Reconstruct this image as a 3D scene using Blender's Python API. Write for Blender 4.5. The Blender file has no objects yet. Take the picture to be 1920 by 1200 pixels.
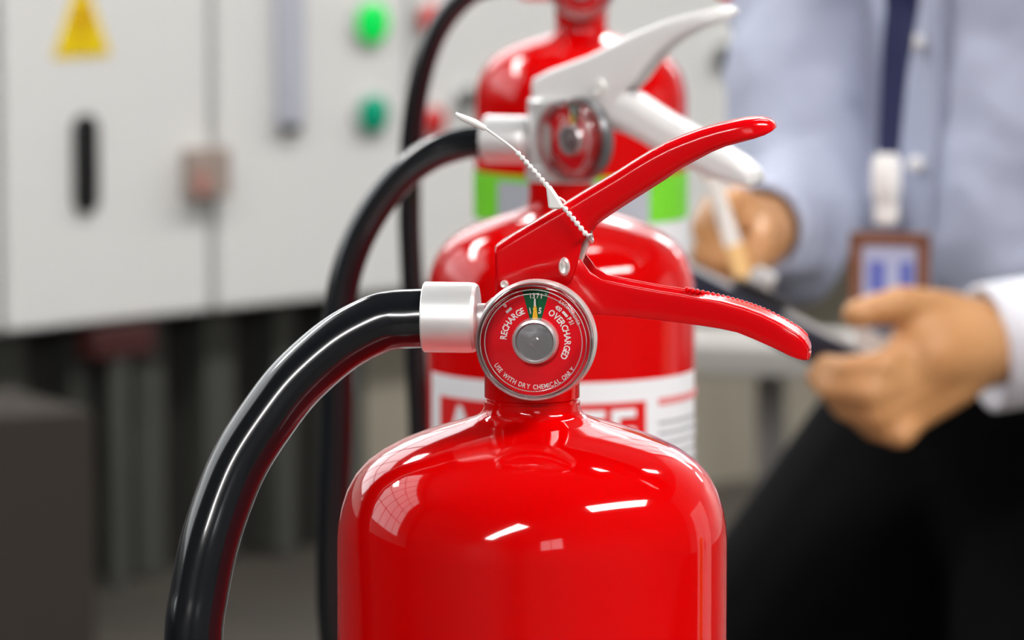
import bpy, bmesh, math, random
from math import sin, cos, pi, radians, sqrt, atan2, tan, asin
from mathutils import Vector, Matrix

random.seed(7)
SC = bpy.context.scene
COL = SC.collection

# ------------------------------------------------------------------ camera
F = 10000.0                       # focal length in pixels of the 1920x1200 frame
HC = 1.45                         # camera height
PITCH = math.atan(1160.0 / F)     # looking down
cam_d = bpy.data.cameras.new('camera')
cam = bpy.data.objects.new('camera', cam_d)
COL.objects.link(cam)
cam.location = (0, 0, HC)
cam.rotation_euler = (pi / 2 - PITCH, 0, 0)
cam_d.sensor_width = 36
cam_d.lens = 36 * F / 1920
cam_d.clip_end = 100
cam_d.dof.use_dof = True
cam_d.dof.focus_distance = 1.66
cam_d.dof.aperture_fstop = 21.0
SC.camera = cam

# ------------------------------------------------------------------ world, lamps, exposure
world = bpy.data.worlds.new('world')
SC.world = world
world.use_nodes = True
world.node_tree.nodes['Background'].inputs[0].default_value = (0.8, 0.82, 0.85, 1)
world.node_tree.nodes['Background'].inputs[1].default_value = 0.5
SC.view_settings.view_transform = 'Standard'
SC.view_settings.look = 'None'
SC.view_settings.gamma = 1
SC.view_settings.use_curve_mapping = False
SC.view_settings.exposure = 0.5
SC.cycles.max_bounces = 10
SC.cycles.transparent_max_bounces = 12
LAMP2 = 33.0                      # the wide lamps behind the camera
LAMP = 24.0                       # radiance of the strip lamps' diffusers
DAY = 2.0                        # radiance of the high windows
CEIL = 8.6

# ------------------------------------------------------------------ pixel rays to points in the room
FWD = Vector((0, cos(PITCH), -sin(PITCH)))
UP = Vector((0, sin(PITCH), cos(PITCH)))
EYE = Vector((0, 0, HC))

def ray(px, py):
    return FWD + Vector((1, 0, 0)) * ((px - 960) / F) + UP * ((600 - py) / F)

def P(px, py, D):
    d = ray(px, py)
    return EYE + d * (D / d.y)

# ------------------------------------------------------------------ materials
def mat(name, col, rough=0.5, metal=0.0, coat=0.0, spec=0.5, noise=None, bump=None, emit=None, sheen=0):
    m = bpy.data.materials.new(name)
    m.use_nodes = True
    nt = m.node_tree
    b = nt.nodes['Principled BSDF']
    b.inputs['Base Color'].default_value = (*col, 1)
    b.inputs['Roughness'].default_value = rough
    b.inputs['Metallic'].default_value = metal
    b.inputs['Coat Weight'].default_value = coat
    b.inputs['Coat Roughness'].default_value = 0.03
    b.inputs['Specular IOR Level'].default_value = spec
    b.inputs['Sheen Weight'].default_value = sheen
    tc = None
    if noise or bump:
        tc = nt.nodes.new('ShaderNodeTexCoord')
    if noise:                     # (scale, amount, second colour)
        n = nt.nodes.new('ShaderNodeTexNoise')
        n.inputs['Scale'].default_value = noise[0]
        n.inputs['Detail'].default_value = 4
        r = nt.nodes.new('ShaderNodeValToRGB')
        r.color_ramp.elements[0].position = 0.35
        r.color_ramp.elements[1].position = 0.68
        r.color_ramp.elements[0].color = (*col, 1)
        r.color_ramp.elements[1].color = (*noise[1], 1)
        nt.links.new(tc.outputs['Object'], n.inputs['Vector'])
        nt.links.new(n.outputs['Fac'], r.inputs['Fac'])
        nt.links.new(r.outputs['Color'], b.inputs['Base Color'])
    if bump:                      # (scale, strength, distance)
        n2 = nt.nodes.new('ShaderNodeTexNoise')
        n2.inputs['Scale'].default_value = bump[0]
        n2.inputs['Detail'].default_value = 3
        bp = nt.nodes.new('ShaderNodeBump')
        bp.inputs['Strength'].default_value = bump[1]
        bp.inputs['Distance'].default_value = bump[2]
        nt.links.new(tc.outputs['Object'], n2.inputs['Vector'])
        nt.links.new(n2.outputs['Fac'], bp.inputs['Height'])
        nt.links.new(bp.outputs['Normal'], b.inputs['Normal'])
    if emit:
        b.inputs['Emission Color'].default_value = (*emit[0], 1)
        b.inputs['Emission Strength'].default_value = emit[1]
    return m

def clear_plastic(name, tint=(1, 1, 1)):
    m = bpy.data.materials.new(name)
    m.use_nodes = True
    nt = m.node_tree
    nt.nodes.remove(nt.nodes['Principled BSDF'])
    out = nt.nodes['Material Output']
    tr = nt.nodes.new('ShaderNodeBsdfTransparent')
    tr.inputs[0].default_value = (*tint, 1)
    gl = nt.nodes.new('ShaderNodeBsdfGlossy')
    gl.inputs['Roughness'].default_value = 0.04
    fr = nt.nodes.new('ShaderNodeFresnel')
    fr.inputs[0].default_value = 1.5
    mx = nt.nodes.new('ShaderNodeMixShader')
    nt.links.new(fr.outputs[0], mx.inputs[0])
    nt.links.new(tr.outputs[0], mx.inputs[1])
    nt.links.new(gl.outputs[0], mx.inputs[2])
    nt.links.new(mx.outputs[0], out.inputs[0])
    return m

M = {}
M['red'] = mat('red_enamel', (0.63, 0.0002, 0.0006), 0.06, spec=0.48)
M['redlever'] = mat('red_lever_paint', (0.68, 0.0003, 0.003), 0.14, spec=0.4)
M['rubber'] = mat('black_hose_rubber', (0.006, 0.007, 0.009), 0.17, spec=0.6, coat=0.3)
M['alu'] = mat('satin_aluminium', (0.9, 0.9, 0.9), 0.42, metal=0.6)
M['silver'] = mat('silver_valve_paint', (0.72, 0.72, 0.71), 0.35, metal=0.35)
M['steel'] = mat('bright_steel', (0.88, 0.87, 0.84), 0.3, metal=0.6)
M['gaugegrey'] = mat('dark_grey_rim', (0.16, 0.16, 0.165), 0.35, metal=0.5)
M['whitepaint'] = mat('white_lever_paint', (0.82, 0.81, 0.8), 0.3, coat=0.4)
M['nylon'] = mat('white_nylon', (0.87, 0.86, 0.84), 0.45)
M['dial'] = mat('red_dial', (0.78, 0.001, 0.01), 0.6, spec=0.1)
M['dialgreen'] = mat('green_zone', (0.006, 0.11, 0.04), 0.5, spec=0.1)
M['print'] = mat('white_dial_print', (0.85, 0.82, 0.8), 0.5)
M['yellow'] = mat('yellow_needle', (0.9, 0.5, 0.01), 0.4)
M['hub'] = mat('brushed_hub', (0.4, 0.41, 0.43), 0.3, metal=0.8, bump=(260, 0.5, 0.0005))
M['hubring'] = mat('pale_hub_ring', (0.78, 0.74, 0.74), 0.25, metal=0.7)
M['lens'] = clear_plastic('clear_lens')
M['labelwhite'] = mat('white_label', (0.82, 0.82, 0.84), 0.4)
M['labelred'] = mat('red_label_print', (0.68, 0.004, 0.004), 0.4)
M['labelgreen'] = mat('green_label_print', (0.18, 0.68, 0.02), 0.4)
M['labelgrey'] = mat('grey_label_print', (0.45, 0.47, 0.53), 0.4)
M['labelink'] = mat('grey_ink', (0.4, 0.4, 0.42), 0.5)
M['cabinet'] = mat('cabinet_grey_paint', (0.79, 0.795, 0.775), 0.42, noise=(1.2, (0.76, 0.765, 0.75)))
M['seam'] = mat('dark_door_gap', (0.2, 0.2, 0.19), 0.7)
M['black'] = mat('black_plastic', (0.006, 0.006, 0.007), 0.4)
M['signyellow'] = mat('warning_yellow', (0.85, 0.62, 0.0), 0.45)
M['signblack'] = mat('warning_print', (0.55, 0.2, 0.0), 0.5)
M['green1'] = mat('bright_green_lamp', (0.0, 0.5, 0.06), 0.25, emit=((0.0, 0.75, 0.1), 0.35))
M['green2'] = mat('teal_green_button', (0.0, 0.36, 0.2), 0.25)
M['redlamp'] = mat('red_button', (0.6, 0.02, 0.02), 0.3)
M['bezel'] = mat('lamp_bezel', (0.6, 0.61, 0.6), 0.35, metal=0.3)
M['lavender'] = mat('lavender_grey_handle', (0.5, 0.52, 0.6), 0.4)
M['brownbox'] = mat('brownish_lock_plastic', (0.36, 0.29, 0.25), 0.5)
M['lockred'] = mat('faded_red_plastic', (0.45, 0.19, 0.16), 0.5)
M['plinth'] = mat('dark_grey_plinth', (0.022, 0.022, 0.019), 0.6, noise=(3, (0.032, 0.031, 0.026)))
M['trunk'] = mat('grey_trunking', (0.055, 0.057, 0.05), 0.55)
M['taupe'] = mat('taupe_panel', (0.33, 0.3, 0.24), 0.6, noise=(2.0, (0.28, 0.25, 0.19)))
M['floor'] = mat('worn_concrete', (0.042, 0.036, 0.028), 0.6, noise=(1.5, (0.06, 0.052, 0.04)), bump=(60, 0.2, 0.002))
M['wall'] = mat('pale_wall_paint', (0.72, 0.72, 0.7), 0.7, noise=(0.7, (0.69, 0.69, 0.68)))
M['ceiling'] = mat('dark_ceiling', (0.1, 0.1, 0.1), 0.8, noise=(1.0, (0.08, 0.08, 0.08)))
M['lampwide'] = mat('wide_lamp_diffuser', (0.9, 0.9, 0.9), 0.5, emit=((1.0, 0.97, 0.95), LAMP2))
M['lamp'] = mat('lamp_diffuser', (0.9, 0.9, 0.9), 0.5, emit=((1.0, 0.97, 0.95), LAMP))
M['housing'] = mat('lamp_housing', (0.7, 0.7, 0.7), 0.4)
M['tabletop'] = mat('grey_laminate', (0.4, 0.4, 0.4), 0.4)
M['benchgrey'] = mat('pale_grey_bench', (0.36, 0.345, 0.32), 0.5)
M['benchleg'] = mat('grey_steel_leg', (0.16, 0.15, 0.14), 0.5)
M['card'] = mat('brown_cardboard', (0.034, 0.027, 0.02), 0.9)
M['cladding'] = mat('dark_upper_cladding', (0.07, 0.07, 0.07), 0.7)
M['frontwall'] = mat('dark_grey_wall', (0.1, 0.1, 0.1), 0.7)
M['daylight'] = mat('daylight_pane', (0.8, 0.85, 0.9), 0.2, emit=((0.95, 0.98, 1.0), DAY))
M['mullion'] = mat('grey_mullion', (0.25, 0.25, 0.25), 0.5)
M['orange'] = mat('orange_placard', (0.85, 0.3, 0.01), 0.5)
M['shirt'] = mat('pale_blue_cotton', (0.44, 0.475, 0.6), 0.85, bump=(60, 0.3, 0.004), sheen=0.1)
M['cuff'] = mat('top_lit_cuff_cotton', (0.76, 0.79, 0.86), 0.85)  # shirt cloth made paler to carry the light falling on the cuff
M['trousers'] = mat('black_trouser_cloth', (0.003, 0.003, 0.0035), 0.95, spec=0.08)
M['skin'] = mat('tan_skin', (0.56, 0.285, 0.115), 0.5, noise=(18, (0.52, 0.24, 0.085)))
M['hair'] = mat('black_hair', (0.012, 0.01, 0.009), 0.5)
M['eye'] = mat('eye_white', (0.8, 0.8, 0.78), 0.2)
M['iris'] = mat('dark_iris', (0.03, 0.015, 0.01), 0.2)
M['lip'] = mat('lip_skin', (0.45, 0.16, 0.1), 0.5)
M['navy'] = mat('navy_strap', (0.012, 0.017, 0.075), 0.7)
M['leather'] = mat('brown_leather', (0.2, 0.07, 0.03), 0.5)
M['cardblue'] = mat('pale_blue_card', (0.45, 0.48, 0.66), 0.5)
M['cardprint'] = mat('blue_card_print', (0.12, 0.15, 0.5), 0.5)
M['folder'] = mat('navy_folder', (0.008, 0.011, 0.03), 0.5)
M['paper'] = mat('white_paper', (0.85, 0.85, 0.84), 0.7)
M['penwhite'] = mat('white_pen_barrel', (0.8, 0.77, 0.72), 0.35)
M['pentan'] = mat('tan_pen_grip', (0.8, 0.5, 0.2), 0.4)
M['shoe'] = mat('black_shoe', (0.01, 0.01, 0.01), 0.35)

# ------------------------------------------------------------------ mesh builder
class MB:
    def __init__(s):
        s.v, s.f = [], []

    def add(s, vs, fs, mtx=None):
        o = len(s.v)
        s.v += [tuple(mtx @ Vector(p)) if mtx else tuple(p) for p in vs]
        s.f += [tuple(i + o for i in f) for f in fs]
        return s

    def box(s, c, size, mtx=None):
        x, y, z = (k / 2 for k in size)
        vs = [(c[0] + a * x, c[1] + b * y, c[2] + d * z) for d in (-1, 1) for b in (-1, 1) for a in (-1, 1)]
        return s.add(vs, [(0, 2, 3, 1), (4, 5, 7, 6), (0, 1, 5, 4), (1, 3, 7, 5), (3, 2, 6, 7), (2, 0, 4, 6)], mtx)

    def lathe(s, prof, n=48, mtx=None):
        """prof: list of (r, z); turned about z."""
        vs, fs, rings = [], [], []
        for r, z in prof:
            if r < 1e-7:
                rings.append([len(vs)])
                vs.append((0, 0, z))
            else:
                rings.append(list(range(len(vs), len(vs) + n)))
                vs += [(r * cos(2 * pi * k / n), r * sin(2 * pi * k / n), z) for k in range(n)]
        for a, b in zip(rings, rings[1:]):
            for k in range(n):
                k2 = (k + 1) % n
                if len(a) == 1 and len(b) == 1:
                    continue
                if len(a) == 1:
                    fs.append((a[0], b[k2], b[k]))
                elif len(b) == 1:
                    fs.append((a[k], a[k2], b[0]))
                else:
                    fs.append((a[k], a[k2], b[k2], b[k]))
        return s.add(vs, fs, mtx)

    def tube(s, pts, rad, n=20, cap=True, flat=1.0):
        pts = [Vector(p) for p in pts]
        if not isinstance(rad, (list, tuple)):
            rad = [rad] * len(pts)
        vs, fs = [], []
        prev = None
        for i, p in enumerate(pts):
            t = (pts[min(i + 1, len(pts) - 1)] - pts[max(i - 1, 0)]).normalized()
            if prev is None:
                ref = Vector((0, 0, 1)) if abs(t.z) < 0.9 else Vector((0, 1, 0))
                nrm = t.cross(ref).normalized()
            else:
                nrm = (prev - t * prev.dot(t)).normalized()
            prev = nrm
            bi = t.cross(nrm)
            for k in range(n):
                a = 2 * pi * k / n
                vs.append(p + (nrm * cos(a) * flat + bi * sin(a)) * rad[i])
        for i in range(len(pts) - 1):
            for k in range(n):
                k2 = (k + 1) % n
                fs.append((i * n + k, i * n + k2, (i + 1) * n + k2, (i + 1) * n + k))
        if cap:
            fs.append(tuple(range(n - 1, -1, -1)))
            fs.append(tuple((len(pts) - 1) * n + k for k in range(n)))
        return s.add(vs, fs)

    def sphere(s, c, r, n=16, scale=(1, 1, 1), mtx=None):
        prof = [(sin(pi * k / (n // 2)) * 1.0 if 0 < k < n // 2 else 0.0, -cos(pi * k / (n // 2))) for k in range(n // 2 + 1)]
        m = Matrix.Translation(Vector(c)) @ (mtx.to_4x4() if mtx else Matrix()) @ Matrix.Diagonal((r * scale[0], r * scale[1], r * scale[2], 1))
        return s.lathe(prof, n, m)

    def capsules(s, pts, rads, n=14):
        pts = [Vector(p) for p in pts]
        for p, r in zip(pts, rads):
            s.sphere(p, r, n)
        for a, b, ra, rb in zip(pts, pts[1:], rads, rads[1:]):
            s.tube([a, b], [ra, rb], n)
        return s

    def prism(s, outline, y0, y1, mtx=None):
        """outline in (x, z), extruded along y."""
        n = len(outline)
        vs = [(x, y0, z) for x, z in outline] + [(x, y1, z) for x, z in outline]
        fs = [tuple(range(n)), tuple(range(2 * n - 1, n - 1, -1))]
        fs += [(k, k + n, (k + 1) % n + n, (k + 1) % n) for k in range(n)]
        return s.add(vs, fs, mtx)

    def loft(s, rings, cap=True):
        vs, fs = [], []
        n = len(rings[0])
        for r in rings:
            vs += r
        for i in range(len(rings) - 1):
            for k in range(n):
                k2 = (k + 1) % n
                fs.append((i * n + k, i * n + k2, (i + 1) * n + k2, (i + 1) * n + k))
        if cap:
            fs.append(tuple(range(n - 1, -1, -1)))
            fs.append(tuple((len(rings) - 1) * n + k for k in range(n)))
        return s.add(vs, fs)

def mesh_from(name, mb, smooth=38):
    me = bpy.data.meshes.new(name)
    me.from_pydata([tuple(v) for v in mb.v], [], mb.f)
    bm = bmesh.new()
    bm.from_mesh(me)
    bmesh.ops.recalc_face_normals(bm, faces=bm.faces)
    lim = radians(smooth)
    for f in bm.faces:
        f.smooth = smooth > 0
    for e in bm.edges:
        if len(e.link_faces) == 2 and e.calc_face_angle(0) > lim:
            e.smooth = False
    bm.to_mesh(me)
    bm.free()
    return me

def obj(name, mb, material, parent=None, smooth=38, bevel=0, solid=0, label=None):
    me = mb if isinstance(mb, bpy.types.Mesh) else mesh_from(name, mb, smooth)
    if material is not None:
        me.materials.append(material)
    o = bpy.data.objects.new(name, me)
    COL.objects.link(o)
    if parent is not None:
        o.parent = parent
    if solid:
        md = o.modifiers.new('thickness', 'SOLIDIFY')
        md.thickness = solid
        md.offset = 0
    if bevel:
        md = o.modifiers.new('bevel', 'BEVEL')
        md.width = bevel
        md.segments = 2
        md.limit_method = 'ANGLE'
        md.angle_limit = radians(40)
        md.harden_normals = False
    if label:
        o['label'] = label
    return o

def empty(name, loc, rz=0.0, parent=None):
    o = bpy.data.objects.new(name, None)
    COL.objects.link(o)
    o.location = loc
    o.rotation_euler = (0, 0, rz)
    o.empty_display_size = 0.05
    if parent:
        o.parent = parent
    return o

def tag(o, label, cat, group=None, kind=None):
    if label:
        o['label'] = label
    if cat:
        o['category'] = cat
    if group:
        o['group'] = group
    if kind:
        o['kind'] = kind
    return o

def voxel(name, mb, size, iters=6, factor=0.5):
    """One continuous skin around overlapping closed shapes."""
    tmp = bpy.data.objects.new('tmp', mesh_from('tmp', mb))
    COL.objects.link(tmp)
    r = tmp.modifiers.new('r', 'REMESH')
    r.mode = 'VOXEL'
    r.voxel_size = size
    s = tmp.modifiers.new('s', 'SMOOTH')
    s.factor = factor
    s.iterations = iters
    dg = bpy.context.evaluated_depsgraph_get()
    dg.update()
    me = bpy.data.meshes.new_from_object(tmp.evaluated_get(dg))
    me.name = name
    for p in me.polygons:
        p.use_smooth = True
    old = tmp.data
    bpy.data.objects.remove(tmp)
    bpy.data.meshes.remove(old)
    return me

def smooth_path(pts, n=8):
    """Catmull-Rom through points."""
    pts = [Vector(p) for p in pts]
    ext = [pts[0] * 2 - pts[1]] + pts + [pts[-1] * 2 - pts[-2]]
    out = []
    for i in range(1, len(ext) - 2):
        a, b, c, d = ext[i - 1:i + 3]
        for k in range(n):
            t = k / n
            out.append(0.5 * ((2 * b) + (c - a) * t + (2 * a - 5 * b + 4 * c - d) * t * t + (3 * b - a - 3 * c + d) * t ** 3))
    out.append(pts[-1])
    return out

# ------------------------------------------------------------------ lettering
_glyphs = {}
def glyph(ch):
    if ch in _glyphs:
        return _glyphs[ch]
    cu = bpy.data.curves.new('g', 'FONT')
    cu.body = ch
    cu.size = 1.0
    cu.offset = 0.022
    cu.resolution_u = 3
    o = bpy.data.objects.new('g', cu)
    COL.objects.link(o)
    dg = bpy.context.evaluated_depsgraph_get()
    dg.update()
    me = bpy.data.meshes.new_from_object(o.evaluated_get(dg))
    vs = [(v.co.x, v.co.y) for v in me.vertices]
    fs = [tuple(p.vertices) for p in me.polygons]
    bpy.data.objects.remove(o)
    bpy.data.meshes.remove(me)
    bpy.data.curves.remove(cu)
    if vs:
        x0, x1 = min(x for x, _ in vs), max(x for x, _ in vs)
    else:
        x0, x1 = 0, 0.3
    _glyphs[ch] = (vs, fs, x0, x1)
    return _glyphs[ch]

CAP = 0.69
def line_widths(text, cap, gap):
    k = cap / CAP
    ws = []
    for ch in text:
        vs, fs, x0, x1 = glyph(ch)
        ws.append((x1 - x0) * k if ch != ' ' else cap * 0.45)
    return ws, sum(ws) + gap * (len(text) - 1)

def arc_text(mb, text, r, a0, a1, cap, z, inward=False, stretch=1.0):
    """a0, a1: degrees of the first and the last letter's outer edges."""
    a0, a1 = radians(a0), radians(a1)
    ws, tot = line_widths(text, cap, 0)
    ws = [w * stretch for w in ws]
    rr = r - cap / 2 if inward else r + cap / 2
    gap = (abs(a1 - a0) * rr - sum(ws)) / max(1, len(text) - 1)
    pos = 0
    sgn = 1 if a1 > a0 else -1
    k = cap / CAP
    for ch, w in zip(text, ws):
        vs, fs, x0, x1 = glyph(ch)
        a = a0 + sgn * (pos + w / 2) / rr
        pos += w + gap
        if not vs:
            continue
        rot = a + pi / 2 if inward else a - pi / 2
        m = Matrix.Translation((r * cos(a), r * sin(a), z)) @ Matrix.Rotation(rot, 4, 'Z')
        mb.add([((x - (x0 + x1) / 2) * k * stretch, y * k, 0) for x, y in vs], fs, m)

def flat_text(text, cap, gap):
    """letters along +x from 0, as (verts, faces) in (x, y)."""
    out, pos = [], 0
    k = cap / CAP
    for ch in text:
        vs, fs, x0, x1 = glyph(ch)
        if vs:
            out.append(([((x - x0) * k + pos, y * k) for x, y in vs], fs))
            pos += (x1 - x0) * k + gap
        else:
            pos += cap * 0.5
    return out, pos

# ------------------------------------------------------------------ the room
O = Vector((0, 9.3, 0))
A45 = radians(45)
U = Vector((cos(A45), sin(A45), 0))
V = Vector((-sin(A45), cos(A45), 0))

def struct(name, mb, m):
    o = obj(name, mb, m, smooth=0)
    o.location = O
    o.rotation_euler = (0, 0, A45)
    o['kind'] = 'structure'
    return o

U0, U1, V0, V1 = -14.0, 7.0, -12.0, 0.62
struct('floor', MB().box(((U0 + U1) / 2, (V0 + V1) / 2, -0.05), (U1 - U0 + 0.4, V1 - V0 + 0.4, 0.1)), M['floor'])
struct('ceiling', MB().box(((U0 + U1) / 2, (V0 + V1) / 2, CEIL + 0.05), (U1 - U0 + 0.4, V1 - V0 + 0.4, 0.1)), M['ceiling'])
struct('wall_back', MB().box(((U0 + U1) / 2, V1 + 0.05, CEIL / 2), (U1 - U0, 0.1, CEIL)), M['wall'])
struct('wall_front', MB().box(((U0 + U1) / 2, V0 - 0.05, CEIL / 2), (U1 - U0, 0.1, CEIL)), M['frontwall'])
struct('wall_left', MB().box((U0 - 0.05, (V0 + V1) / 2, CEIL / 2), (0.1, V1 - V0, CEIL)), M['frontwall'])
struct('wall_right', MB().box((U1 + 0.05, (V0 + V1) / 2, CEIL / 2), (0.1, V1 - V0, CEIL)), M['wall'])

struct('trim_1', MB().box((-2.5, V1 - 0.02, 6.6), (5.2, 0.04, 3.9)), M['cladding'])

struct('added_dark_panel', MB().box(((U0 - 2.15) / 2, V1 - 0.02, 0.8), (-2.15 - U0, 0.04, 1.6)), M['cladding'])  # unseen dark panel, added to cut the pale wall's reflection in the cylinder

def window(n, c, w, h, along, inward):
    """A high window of panes in a wall; along 'u' or 'v', inward +-1 for the side the room lies on."""
    t = empty('window_%d' % n, O + U * c[0] + V * c[1] + Vector((0, 0, c[2])), A45)
    t['kind'] = 'structure'
    nx, nz = max(1, round(w / 1.1)), max(1, round(h / 1.3))
    fr = MB()
    for i in range(nx + 1):
        x = -w / 2 + w * i / nx
        fr.box((x, 0, 0) if along == 'u' else (0, x, 0), (0.06, 0.06, h + 0.06) if along == 'u' else (0.06, 0.06, h + 0.06))
    for j in range(nz + 1):
        z = -h / 2 + h * j / nz
        fr.box((0, 0, z), (w, 0.055, 0.06) if along == 'u' else (0.055, w, 0.06))
    obj('window_frame', fr, M['mullion'], t, smooth=0)
    for i in range(nx):
        for j in range(nz):
            x, z = -w / 2 + w * (i + 0.5) / nx, -h / 2 + h * (j + 0.5) / nz
            obj('pane', MB().box((x, 0, z) if along == 'u' else (0, x, z), (w / nx - 0.058, 0.012, h / nz - 0.058) if along == 'u' else (0.012, w / nx - 0.058, h / nz - 0.058)), M['daylight'], t, smooth=0)
    return t

window(1, (-8.6, V1 - 0.04, 5.0), 6.4, 5.4, 'u', -1)
window(2, (3.6, V1 - 0.04, 5.2), 6.2, 5.6, 'u', -1)
window(4, (-2.45, V1 - 0.04, 3.5), 5.4, 2.1, 'u', -1)  # added glow over plain wall, to brighten its reflection in the red shoulder
window(3, (-9.8, V0 + 0.04, 3.1), 2.2, 1.2, 'u', 1)

# strip lamps hung from the ceiling
def ceiling_light(u, v, L, W, label, z=3.6, dm='lamp'):
    p = O + U * u + V * v
    t = empty('ceiling_light', (p.x, p.y, z), A45)
    tag(t, label, 'ceiling light', 'strip lamps hung from the dark ceiling')
    obj('housing', MB().box((0, 0, 0.05), (L + 0.06, W + 0.05, 0.06)), M['housing'], t, bevel=0.006)
    obj('diffuser', MB().box((0, 0, 0.0), (L, W, 0.04)), M[dm], t, bevel=0.008)
    for s in (-1, 1):
        obj('end_cap', MB().box((s * (L / 2 + 0.015), 0, 0.0), (0.03, W + 0.02, 0.045)), M['housing'], t, bevel=0.004)
        obj('hanger', MB().tube([(s * L * 0.35, 0, 0.08), (s * L * 0.35, 0, CEIL - z)], 0.008, 8), M['housing'], t)
    return t

ceiling_light(-4.3, -7.8, 2.3, 0.6, 'wide strip lamp hung above and right behind the camera', dm='lampwide')
ceiling_light(-3.4, -5.1, 2.0, 0.17, 'slim strip lamp hung over the person and the table')
ceiling_light(-10.6, -7.9, 4.4, 0.6, 'wide strip lamp hung behind the camera at the left', dm='lampwide')
for u, w in ((-5.0, 'before the cabinets, left of the yellow triangle'),
             (-1.6, 'before the cabinets with the green lamps'), (1.8, 'before the cabinets, behind the person'), (5.2, 'at the far end of the row before the cabinets')):
    ceiling_light(u, -2.0, 2.3, 0.34, 'added slim strip lamp hung ' + w)  # unseen row, added to brighten the cabinets

# electrical cabinets along the back wall
def on_front(px, py, proud=0.0):
    """(u, z) where a ray meets the cabinets' front plane."""
    d = ray(px, py)
    n = V
    o = O - V * proud
    k = (o - EYE).dot(n) / d.dot(n)
    p = EYE + d * k
    return ((p - O).dot(U), p.z)

BAY = 0.455
EDGE0 = on_front(400, 300)[0]
CAB_Z0 = on_front(400, 588)[1]
CAB_Z1 = 2.15
cabs = {}
CAB_LABEL = {
    -3: 'pale grey electrical cabinet at the near end of the row, beyond the frame',
    -2: 'pale grey electrical cabinet at the picture edge, beside the one with the yellow triangle',
    -1: 'pale grey electrical cabinet with yellow warning triangle and black slot handle',
    0: 'pale grey electrical cabinet with green lamps and a tall lavender grey handle',
    1: 'pale grey electrical cabinet right behind the extinguishers, between the hoses and the white lever',
    2: 'pale grey electrical cabinet with one dark knob, right of the extinguishers',
    3: 'pale grey electrical cabinet hidden behind the person in the blue shirt',
    4: 'pale grey electrical cabinet at the far end of the row, behind the person',
}
for k in range(-3, 5):
    ua, ub = EDGE0 + BAY * k, EDGE0 + BAY * (k + 1)
    uc = (ua + ub) / 2
    p = O + U * uc
    t = empty('electrical_cabinet', (p.x, p.y, 0), A45)
    tag(t, CAB_LABEL[k], 'cabinet', 'row of pale grey electrical cabinets')
    w = BAY
    zc, hz = (CAB_Z0 + CAB_Z1) / 2, CAB_Z1 - CAB_Z0
    obj('body', MB().box((0, 0.29, zc), (w - 0.002, 0.52, hz)), M['cabinet'], t, bevel=0.004)
    obj('door', MB().box((0, 0.013, zc), (w - 0.016, 0.026, hz - 0.012)), M['cabinet'], t, bevel=0.005)
    obj('door_gap', MB().box((w / 2 - 0.0045, 0.018, zc), (0.0072, 0.014, hz - 0.01)), M['seam'], t, smooth=0, label='dark gap beside the door')
    pm = M['plinth'] if k < 1 else M['taupe']
    obj('plinth', MB().box((0, 0.33, CAB_Z0 / 2), (w - 0.004, 0.42, CAB_Z0 - 0.002)), pm, t, smooth=0)
    if k < 1:
        for q in range(3):
            cx = -w / 2 + 0.07 + 0.15 * q
            obj('cable_duct', MB().box((cx, 0.09, CAB_Z0 / 2), (0.065 if q != 1 else 0.04, 0.055, CAB_Z0 - 0.004)), M['trunk'], t, bevel=0.004)
    cabs[k] = (t, uc)

def cab_at(k, px, py):
    u, z = on_front(px, py)
    return u - cabs[k][1], z

# features of the doors: warning triangle, slot handle, lamps, handle, lock
x0, z0 = cab_at(-1, 98, 110)
x1, _ = cab_at(-1, 207, 110)
_, z1 = cab_at(-1, 150, -52)
tri = [(x0, z0), (x1, z0), ((x0 + x1) / 2, z1)]
sg = obj('warning_sign', MB().prism(tri, -0.003, 0.0), M['signyellow'], cabs[-1][0], bevel=0.001, label='yellow triangular warning sign')
cx, cz = (x0 + x1) / 2, z0 + (z1 - z0) * 0.42
bolt = [(0.010, 0.045), (-0.016, -0.004), (-0.002, -0.002), (-0.012, -0.042), (0.016, 0.008), (0.002, 0.006)]
obj('lightning_mark', MB().prism([(cx + a, cz + b * 1.1) for a, b in bolt], -0.0045, -0.003), M['signblack'], sg, smooth=0, label='ochre lightning mark')
xa, za = cab_at(-1, 137, 402)
xb, zb = cab_at(-1, 177, 212)
rr = (xb - xa) / 2
sl = [(xa + rr + rr * cos(a), zb - rr + rr * sin(a)) for a in [pi * q / 10 for q in range(11)]]
sl += [(xa + rr - rr * cos(a), za + rr - rr * sin(a)) for a in [pi * q / 10 for q in range(11)]]
hb = obj('handle', MB().prism(sl, -0.012, 0.004), M['black'], cabs[-1][0], bevel=0.002, label='black slot-shaped handle')
xa, za = cab_at(0, 513, 236)
xb, zb = cab_at(0, 556, 20)
lh = obj('handle', MB().box(((xa + xb) / 2, -0.012, (za + zb) / 2 + 0.03), (xb - xa, 0.024, zb - za + 0.06)), M['lavender'], cabs[0][0], bevel=0.005, label='tall lavender grey handle')
obj('keyhole', MB().box(((xa + xb) / 2 + 0.004, -0.012, za - 0.004), ((xb - xa) * 0.5, 0.018, 0.02)), M['trunk'], lh, bevel=0.002)

def indicator(k, px, py, dpx, m, label):
    x, z = cab_at(k, px, py)
    xl, zz = cab_at(k, px, py - dpx / 2)
    r = abs(zz - z)
    R = Matrix.Translation((x, 0, z)) @ Matrix.Rotation(pi / 2, 4, 'X')
    b = obj('indicator_lamp', MB().lathe([(0, -0.002), (r * 1.18, -0.002), (r * 1.18, 0.007), (r, 0.010), (0, 0.010)], 28, R), M['bezel'], cabs[k][0])
    obj('lamp_cap', MB().lathe([(r * 0.98, 0.009), (r * 0.98, 0.016), (r * 0.7, 0.022), (0, 0.024)], 28, R), m, b, label=label)

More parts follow.
